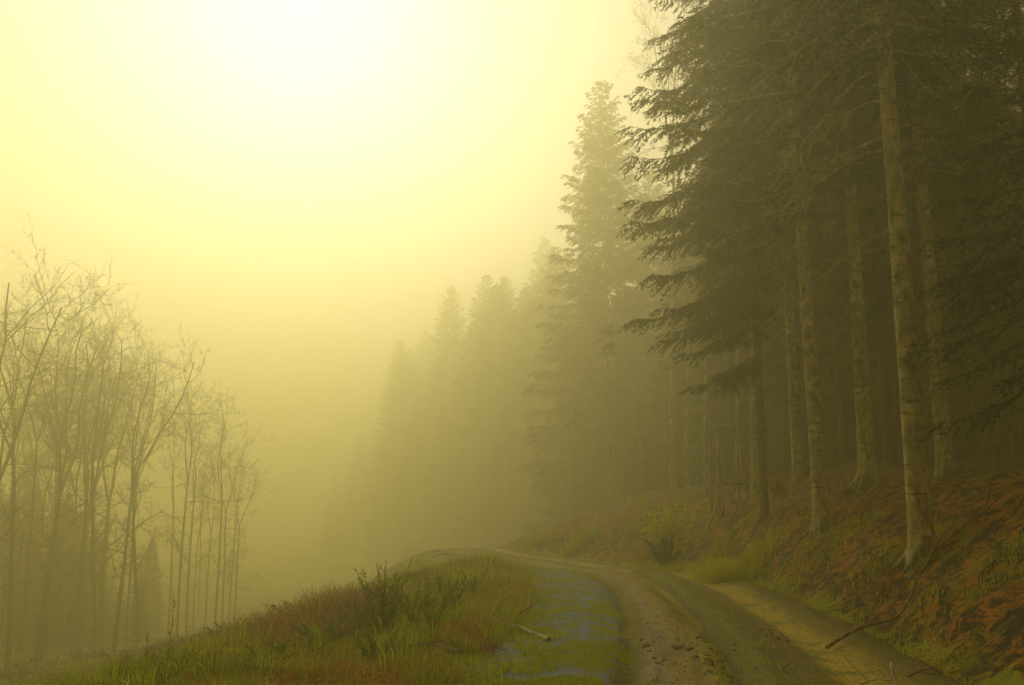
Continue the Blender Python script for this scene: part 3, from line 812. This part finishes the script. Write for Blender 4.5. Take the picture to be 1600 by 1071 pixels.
# ------------------------------------------------------------------ shrubs and saplings
def shrub(name, px, Y, label, h=.8, stems=9, spread=.45, leaf=.035, lw=.014, per=26, mat=None, seed=1, cat='shrub', group=None, side=6, sr=.006, gz=0.0):
    rng = np.random.default_rng(seed)
    x, y, z = place(px, Y)
    r = empty(name, (x, y, z + gz)); tag(r, label, cat, group)
    sb, lb = MB(), MB()
    for k in range(stems):
        a = rng.random() * 6.28; sp = spread * rng.uniform(.1, 1.0) * (0 if stems == 1 else 1) + .06
        L = h * rng.uniform(.6, 1.1)
        t = np.linspace(0, 1, 9)[:, None]
        D = np.array([math.cos(a), math.sin(a), 0])
        q = D * .04 * stems ** .5 * rng.random() + D * sp * L * t ** 1.4 + np.array([0, 0, 1]) * (L * t - .25 * L * sp * t ** 3) + np.cumsum(rng.normal(size=(9, 3)), 0) * .010 * h * [1, 1, .2] - [0, 0, .06]
        tube(sb, q, sr * (1 - .75 * t[:, 0]), 4)
        lines = [(q, per)]
        for j in range(side):
            u = rng.uniform(.2, .9); c = np.array([np.interp(u, t[:, 0], q[:, i]) for i in range(3)])
            a2 = rng.random() * 6.28; v = norm(np.array([math.cos(a2), math.sin(a2), rng.uniform(.5, 1.6)]))
            l2 = L * rng.uniform(.15, .4) * (1.1 - u)
            q2 = c + v * l2 * t + np.array([0, 0, .12]) * l2 * t ** 2
            tube(sb, q2, sr * .5 * (1 - .7 * t[:, 0]), 3); lines.append((q2, max(5, int(per * l2 / L * 1.3))))
        for ql, m in lines:
            u = rng.uniform(.12, 1, m)
            Q = np.stack([np.interp(u, t[:, 0], ql[:, i]) for i in range(3)], -1)
            ax = norm(ql[-1] - ql[0])
            leaves(lb, Q, norm(rng.normal(size=Q.shape) + ax * .9), leaf * rng.uniform(.6, 1.3, m), lw * rng.uniform(.7, 1.2, m), rng)
    sb.build('stem', M_twig if mat is not M_leaf else M_bare, r)
    lb.build('foliage', mat or M_leaf, r)
    return r
SH = 'feathery green shrubs on the verge'
shrub('shrub', 600, 12.6, 'tallest feathery shrub on the verge, long thin shoots against the fog', h=1.15, stems=16, spread=.5, seed=1, group=SH, per=60, side=9)
shrub('shrub', 665, 12.2, 'feathery shrub with one bent dark shoot, right of the tallest one', h=.85, stems=12, spread=.5, seed=2, group=SH, per=50, side=8)
shrub('shrub', 552, 13.4, 'low spreading feathery shrub left of the tallest one', h=.7, stems=12, spread=.8, seed=3, group=SH, per=45, side=8)
shrub('shrub', 700, 15.0, 'upright feathery shrub above the pale stick on the gravel', h=.75, stems=10, spread=.4, seed=4, group=SH, per=45, side=8)
shrub('shrub', 735, 17.5, 'small feathery shrub farther along the verge, right of the upright one', h=.55, stems=9, spread=.5, seed=5, group=SH, per=40)
shrub('shrub', 590, 10.6, 'leafy low shrub in front of the tallest one, over dead bracken', h=.55, stems=12, spread=.8, seed=6, group=SH, per=45, side=8)
shrub('shrub', 500, 12.0, 'low green shrub at the left end of the verge beside pinkish heather', h=.5, stems=11, spread=.8, seed=7, group=SH, per=45, side=8)
shrub('shrub', 640, 14.5, 'green shrub just behind the tallest one, half hidden by its shoots', h=.75, stems=10, spread=.45, seed=8, group=SH, per=45, side=7)
shrub('shrub', 420, 10.8, 'lowest sprawling green shrub near the bottom left of the verge', h=.4, stems=11, spread=1.0, seed=9, group=SH, per=40, side=8)
ST = 'thin shoots rising from the bottom left corner'
shrub('young_shoot', 250, 8.6, 'tallest thin shoot with tiny paired leaves at the bottom left', h=1.12, stems=1, leaf=.032, lw=.018, per=46, side=1, seed=11, group=ST, cat='young plant', mat=M_moss, sr=.005, gz=0)
shrub('young_shoot', 220, 8.5, 'thin leafy shoot left of the tallest one, leaning slightly left', h=.95, stems=1, leaf=.032, lw=.018, per=42, side=0, seed=12, group=ST, cat='young plant', mat=M_moss, sr=.005)
shrub('young_shoot', 262, 8.6, 'short leafy shoot close by the foot of the tallest one', h=.7, stems=2, leaf=.03, lw=.016, per=30, side=1, seed=13, group=ST, cat='young plant', mat=M_moss, sr=.005)
shrub('young_shoot', 322, 8.9, 'bare reddish shoot without leaves, right of the leafy shoots', h=.75, stems=1, leaf=.012, lw=.008, per=8, side=0, seed=14, group=ST, cat='young plant', mat=M_bracken, sr=.006)
shrub('young_shoot', 160, 8.6, 'lowest bent leafy shoot at the bottom left corner', h=.55, stems=3, spread=.4, leaf=.03, lw=.016, per=22, side=1, seed=15, group=ST, cat='young plant', mat=M_moss, sr=.005)
# growth on the bank by the bend
shrub('sapling', 1042, 33, 'yellow-green leafy sapling on the bank beside the bend', h=2.6, stems=16, spread=.6, leaf=.11, lw=.055, per=110, side=8, seed=21, cat='sapling', mat=M_leaf_y, sr=.014)
shrub('shrub', 1040, 30.5, 'dark green round bush at the foot of the yellow-green sapling', h=1.0, stems=16, spread=.7, leaf=.08, lw=.04, per=60, side=8, seed=22, mat=M_needle, sr=.010)
shrub('shrub', 1003, 34, 'low rusty bush left of the yellow-green sapling', h=1.1, stems=10, spread=.7, leaf=.07, lw=.03, per=30, side=6, seed=23, mat=M_bracken, sr=.010)
shrub('shrub', 1215, 30, 'rusty bracken bush on the bank crest below the hunting stand', h=.75, stems=18, spread=.9, leaf=.10, lw=.03, per=34, side=6, seed=24, mat=M_bracken, sr=.008)
def tussock(px, Y, label, n=500, r=.35, h=.4, seed=1, mat=None, group='grass tussocks on the bank'):
    x, y, z = place(px, Y)
    q = vr.normal(size=(n, 2)) * r * .5
    P = np.stack([x + q[:, 0], y + q[:, 1], H(x + q[:, 0], y + q[:, 1])], -1)
    mb = MB(); P = P - [x, y, z]
    blades(mb, P, h, .014, 1.1, .8)
    o = mb.build('grass_tussock', mat or M_moss); o.location = (x, y, z)
    tag(o, label, 'grass tussock', group); return o
tussock(1152, 25, 'bright yellow-green tussock on the bank, highest and brightest of them', 2600, .9, .5, mat=M_leaf_y)
tussock(1128, 24, 'yellow-green tussock just below and left of the brightest one', 1400, .7, .42, mat=M_leaf_y)
tussock(1085, 29, 'long yellow-green tussock on the slope beneath the sapling', 1200, 1.1, .3)
tussock(1010, 34, 'straw-coloured tussock on the bank just left of the dark bush', 700, .8, .4, mat=M_grass)
tussock(900, 43, 'pale tussock on the far bank above the bend', 700, .8, .5, mat=M_grass)
tussock(835, 46, 'palest tussock on the far bank, left end of the bend', 700, .8, .55, mat=M_grass)

# ------------------------------------------------------------------ fallen sticks, branches, stones
def stick(name, pts, r, label, cat='stick', mat=None, group=None, twigs=0, seed=0, lift=.02, parts=False):
    """pts: (px, Y, height above ground)"""
    rng = np.random.default_rng(seed)
    w = np.array([(lambda p, hh: (p[0], p[1], p[2] + hh))(place(a, b), c) for a, b, c in pts])
    t = np.linspace(0, 1, len(w)); tt = np.linspace(0, 1, 5 * len(w))
    q = np.stack([np.interp(tt, t, w[:, k]) for k in range(3)], -1)
    hh = np.interp(tt, t, [p[2] for p in pts])
    for _ in range(2): q[1:-1] = (q[:-2] + q[1:-1] * 2 + q[2:]) / 4
    q[:, 2] = np.maximum(q[:, 2], H(q[:, 0], q[:, 1]) + hh * .6 + r * .5)
    q = q + np.cumsum(rng.normal(size=q.shape), 0) * r * .22
    o0 = q[0].copy(); q = q - o0
    mb = MB(); tube(mb, q, r * (1 - .65 * tt), 7, .25, rng)
    for k in range(twigs):
        i = rng.integers(2, len(q) - 1); v = norm(rng.normal(size=3) + norm(q[i] - q[i - 1]) * 1.2 + [0, 0, .35]); L = rng.uniform(.15, .5)
        s_ = np.linspace(0, 1, 5)[:, None]
        tube(mb, q[i] + v * L * s_ + rng.normal(size=(5, 3)) * .015 * s_, r * .4 * (1 - .7 * s_[:, 0]), 4)
    o = mb.build(name, mat or M_stick, smooth=True); o.location = o0
    tag(o, label, cat, group); return o
stick('fallen_branch', [(1292, 12.6, .05), (1345, 12.9, .12), (1408, 13.6, .10), (1432, 14.3, .25), (1470, 15.0, .35), (1520, 15.3, .30)], .024, 'long curved fallen branch on the bank below the nearest trunk', 'branch', seed=1, twigs=3)
stick('fallen_branch', [(1400, 14.8, .15), (1460, 15.2, .25), (1535, 14.8, .22), (1600, 14.2, .3)], .020, 'thin fallen branch on the dark slope right of the nearest trunk', 'branch', seed=2, twigs=5)
stick('fallen_branch', [(1468, 17.5, .2), (1508, 17.2, .45), (1550, 16.5, .55)], .022, 'arched fallen branch higher on the slope behind the nearest trunk', 'branch', seed=3, twigs=4)
stick('fallen_branch', [(1540, 15.2, .1), (1566, 15.6, .7), (1600, 16, 1.2)], .016, 'thin upright branch leaning at the right border', 'branch', seed=4, twigs=4)
stick('fallen_branch', [(1345, 20.6, .1), (1362, 21.4, .35), (1378, 22, .3)], .03, 'short mossy branch end between the two pale front trunks', 'branch', seed=5, mat=M_twig)
stick('fallen_branch', [(1360, 15.5, .05), (1400, 16.6, .1), (1425, 17.5, .15)], .014, 'straight thin twig lying left of the nearest trunk', 'branch', seed=6, twigs=2)
stick('fallen_branch', [(1168, 27, .05), (1182, 25.6, .1)], .035, 'short pale stick on the rusty bank near the tussocks', 'stick', seed=7, mat=M_stick_pale)
stick('stick', [(1396, 9.9, .22), (1402, 9.5, .02)], .018, 'pale broken stick standing up at the bottom right of the track', seed=8, mat=M_stick_pale)
stick('stick', [(1345, 10.2, .03), (1372, 10.1, .06), (1398, 9.9, .04)], .016, 'pale stick lying beside the broken upright one', seed=9, mat=M_stick_pale, twigs=3)
stick('stick', [(1420, 10.0, .03), (1445, 10.1, .06), (1470, 10.4, .03)], .012, 'thin reddish stick at the very bottom right', seed=10, twigs=2)
stick('stick', [(858, 12.9, .02), (840, 13.4, .05), (815, 13.9, .09), (790, 14.0, .10), (762, 14.0, .14)], .026, 'curved pale stick reaching from the verge onto the gravel', seed=11, mat=M_stick_pale)
stick('stick', [(790, 14.8, .03), (815, 15.6, .10), (842, 16.0, .22)], .016, 'dark straight stick just above the curved pale one', seed=12)
stick('stick', [(765, 12.0, .04), (712, 12.2, .08), (790, 12.0, .02)], .014, 'short reddish stick at the verge edge below the curved pale one', seed=13, mat=M_stick)
stick('stick', [(762, 17.8, .03), (787, 18.2, .10)], .016, 'short pale stick farther up the gravel edge', seed=14, mat=M_stick_pale)
stick('stick', [(584, 10.6, .05), (612, 10.6, .22), (640, 10.8, .16), (700, 11.0, .20)], .016, 'arched dry stalk over the dead bracken in the verge', seed=15)
stick('stick', [(683, 10.9, .16), (718, 10.9, .14)], .018, 'pink-tipped broken stick among the bracken', seed=16, mat=M_stick_pale)
stick('stick', [(404, 12.2, .42), (402, 12.3, .2), (412, 12.4, .02)], .010, 'thin bent pale stalk standing alone left of the heather', seed=17, mat=M_stick_pale)
stick('stick', [(468, 13.2, .05), (482, 13.2, .3), (470, 13.3, .42)], .012, 'forked pale stalk behind the heather', seed=18, mat=M_stick_pale, twigs=4)
stick('stick', [(1012, 9.6, .02), (1040, 9.4, .02)], .012, 'small dark stick in the middle of the muddy track', seed=19)

def stone(px, Y, r, label, seed, flat=.7, name='stone', group='stones on the muddy track'):
    rng = np.random.default_rng(seed)
    x, y, z = place(px, Y)
    a = np.linspace(0, 2 * np.pi, 14, endpoint=False); b = np.linspace(-np.pi / 2, np.pi / 2, 9)
    A, B = np.meshgrid(a, b)
    dirs = np.stack([np.cos(A) * np.cos(B), np.sin(A) * np.cos(B), np.sin(B)], -1)
    pl = norm(rng.normal(size=(13, 3))); off = rng.uniform(.62, .95, 13)
    dt = dirs @ pl.T
    rr = np.min(np.where(dt > .05, off / np.maximum(dt, .05), 9), -1).clip(0, 1.2)
    v = dirs * rr[..., None] * r * np.array([1.15, .9, flat])
    i = (np.arange(8)[:, None] * 14 + np.arange(14)[None]); j = (np.arange(8)[:, None] * 14 + (np.arange(14)[None] + 1) % 14)
    mb = MB(); mb.add(v.reshape(-1, 3), np.stack([i, j, j + 14, i + 14], -1).reshape(-1, 4))
    o = mb.build(name, M_stone); o.location = (x, y, z + r * flat * .2); o.rotation_euler = (0, 0, rng.random() * 6)
    tag(o, label, 'stone', group); return o
stone(1009, 12.9, .075, 'largest pale stone on the mud between the ruts', 1)
stone(1014, 12.4, .04, 'small stone touching the front of the largest pale one', 2)
stone(1022, 11.8, .028, 'small pebble in front of the largest stone, middle one', 3)
stone(1027, 11.5, .026, 'lowest small pebble in the row below the largest stone', 4)
stone(1062, 12.6, .085, 'flat grey stone sunk in the mud right of the largest pale one', 5, .4)
stone(1002, 13.6, .04, 'brown stone just behind the largest pale one', 6)
for k, (px, Y, r) in enumerate([(1195, 13.6, .04), (1206, 13.9, .035), (1213, 13.4, .045), (1190, 14.4, .03), (1222, 13.8, .03), (1203, 14.5, .035), (1230, 13.2, .035)]):
    stone(px, Y, r, 'small stone in the scatter along the foot of the orange bank', 20 + k, group='stones at the foot of the bank')
# clods of churned mud
def clod(px, Y, r, seed):
    o = stone(px, Y, r, 'dark clod of churned mud in the middle of the track', seed, .38, 'mud_clod', 'mud clods in the middle of the track')
    o['category'] = 'mud clod'; o.data.materials[0] = M_clod
M_clod, _nt, _p = mat_new('mud'); 
_n = noise(_nt, 12, 5, .6, _nt.nodes.new('ShaderNodeTexCoord').outputs['Object'])
_nt.links.new(ramp(_nt, [(.3, (.11, .075, .022)), (.7, (.27, .19, .06))], _n.outputs[0]).outputs[0], _p.inputs['Base Color']); _p.inputs['Roughness'].default_value = .9
for k in range(34):
    clod(vr.uniform(1090, 1160) + k * .9 - 20, vr.uniform(10.2, 13.0), vr.uniform(.022, .055), 60 + k)

# ------------------------------------------------------------------ raised hunting stand
def beam(mb, a, b, w, t=None):
    a, b = np.array(a, float), np.array(b, float); t = t or w
    d = norm(b - a); ref = np.array([0, 0, 1.0]) if abs(d[2]) < .9 else np.array([1.0, 0, 0])
    u = norm(np.cross(d, ref)); v = np.cross(d, u)
    c = [a + u * sx * w / 2 + v * sy * t / 2 for sx, sy in ((-1, -1), (1, -1), (1, 1), (-1, 1))]
    e = [p + (b - a) for p in c]
    mb.add(c + e, [(3, 2, 1, 0), (4, 5, 6, 7), (0, 1, 5, 4), (1, 2, 6, 5), (2, 3, 7, 6), (3, 0, 4, 7)])
hx, hy, hz_ = place(1146, 33.5)
hs = empty('hunting_stand', (hx, hy, hz_), .12); tag(hs, 'weathered open wooden hunting stand of poles on the bank crest behind the bracken', 'hunting stand')
def part(name, segs, w, t=None, mat=None):
    mb = MB()
    for a, b in segs: beam(mb, a, b, w, t)
    return mb.build(name, mat or M_plank, hs)
part('post', [((-.50, 0, -.3), (-.42, 0, 2.55))], .09)
part('post', [((-.34, .02, -.3), (-.36, .02, 1.35))], .08)
part('post', [((.55, 0, -.3), (.50, 0, 1.0))], .08)
part('post', [((-.45, .9, -.3), (-.42, .9, 2.5))], .08)
part('post', [((.55, .9, -.3), (.50, .9, 2.5))], .08)
part('crossbar', [((-.75, -.07, 2.42), (.72, -.07, 2.46))], .06)
part('crossbar', [((-1.25, -.06, 1.62), (-.2, -.06, 1.58))], .05)
part('crossbar', [((-.55, -.07, .28), (.65, -.07, .3))], .05)
part('seat', [((-.40, .30, .98), (.52, .30, .98)), ((-.40, .55, .98), (.52, .55, .98))], .22, .04)
part('front_board', [((-.30, -.09, .90), (.50, -.09, .93))], .04, .20)
part('brace', [((-.28, -.05, .86), (.22, -.05, -.05))], .06)
part('ladder_rail', [((-1.35, -.5, -1.3), (-.52, -.05, .35))], .05)
part('ladder_rail', [((-1.15, -.7, -1.35), (-.35, -.25, .30))], .05)
part('rung', [((-1.0, -.36, -.60), (-.80, -.56, -.60))], .035)
part('rung', [((-.72, -.22, -.05), (-.52, -.42, -.05))], .035)

# bare dead branches of the nearest trunk, each its own part
for k, (z0, L, dz, ax_) in enumerate([(9.3, 2.3, -2.2, 3.3), (8.7, 1.9, -1.9, 2.9), (7.6, 1.5, -1.3, 3.4), (6.7, 2.1, -1.5, 3.05), (5.9, 1.8, -1.2, 3.25), (5.3, 1.5, -1.5, 2.95), (5.0, 2.0, -1.0, 3.5), (8.1, 2.2, -2.6, 3.6), (7.0, 1.7, -.9, 2.6)]):
    rng = np.random.default_rng(200 + k)
    tt = np.linspace(0, 1, 10)[:, None]
    v = np.array([math.cos(ax_), math.sin(ax_), 0])
    c = np.array([-.012 * z0, 0, z0]) + v * .12
    q = c + v * L * tt ** .9 + np.array([0, 0, dz]) * tt ** 1.25 * .8 + np.cumsum(rng.normal(size=(10, 3)), 0) * .02
    mb = MB(); tube(mb, q, .026 * (1 - .75 * tt[:, 0]), 5)
    for j in range(7):
        i = rng.integers(3, 9); w = norm(norm(q[i] - q[i - 1]) + rng.normal(size=3) * .55); l = rng.uniform(.3, .8)
        s_ = np.linspace(0, 1, 6)[:, None]
        tube(mb, q[i] + w * l * s_ - np.array([0, 0, .15]) * l * s_ ** 2 + rng.normal(size=(6, 3)) * .012 * s_, .012 * (1 - .6 * s_[:, 0]), 3)
    mb.build('branch', M_bark, t1)

# ------------------------------------------------------------------ haze
def box(name, lo, hi, mat):
    mb = MB()
    v = [(x, y, z) for x in (lo[0], hi[0]) for y in (lo[1], hi[1]) for z in (lo[2], hi[2])]
    mb.add(v, [(0, 1, 3, 2), (4, 6, 7, 5), (0, 4, 5, 1), (2, 3, 7, 6), (0, 2, 6, 4), (1, 5, 7, 3)])
    return mb.build(name, mat)
m = bpy.data.materials.new('haze'); m.use_nodes = True
nt = m.node_tree; nt.nodes.clear()
pv = nt.nodes.new('ShaderNodeVolumePrincipled'); mo = nt.nodes.new('ShaderNodeOutputMaterial')
pv.inputs['Color'].default_value = FOG_COLOR
pv.inputs['Density'].default_value = FOG_DENSITY
pv.inputs['Density Attribute'].default_value = ''
pv.inputs['Anisotropy'].default_value = FOG_G
nt.links.new(pv.outputs[0], mo.inputs['Volume'])
zmin = float(Z.min())
hz = box('haze', (gx[0] - 5, gy[0] - 5, zmin - 1), (gx[-1] + 5, gy[-1] + 5, 52), m)
tag(hz, kind='stuff')
for nm, p in (('t1', t1), ('t2', t2), ('t3', t3), ('t4', t4), ('t5', t5), ('b1', b1), ('b4', b4), ('bigA', bigA)):
    print(nm, [round(v, 2) for v in p.location], [round(v) for v in topx(*p.location)])
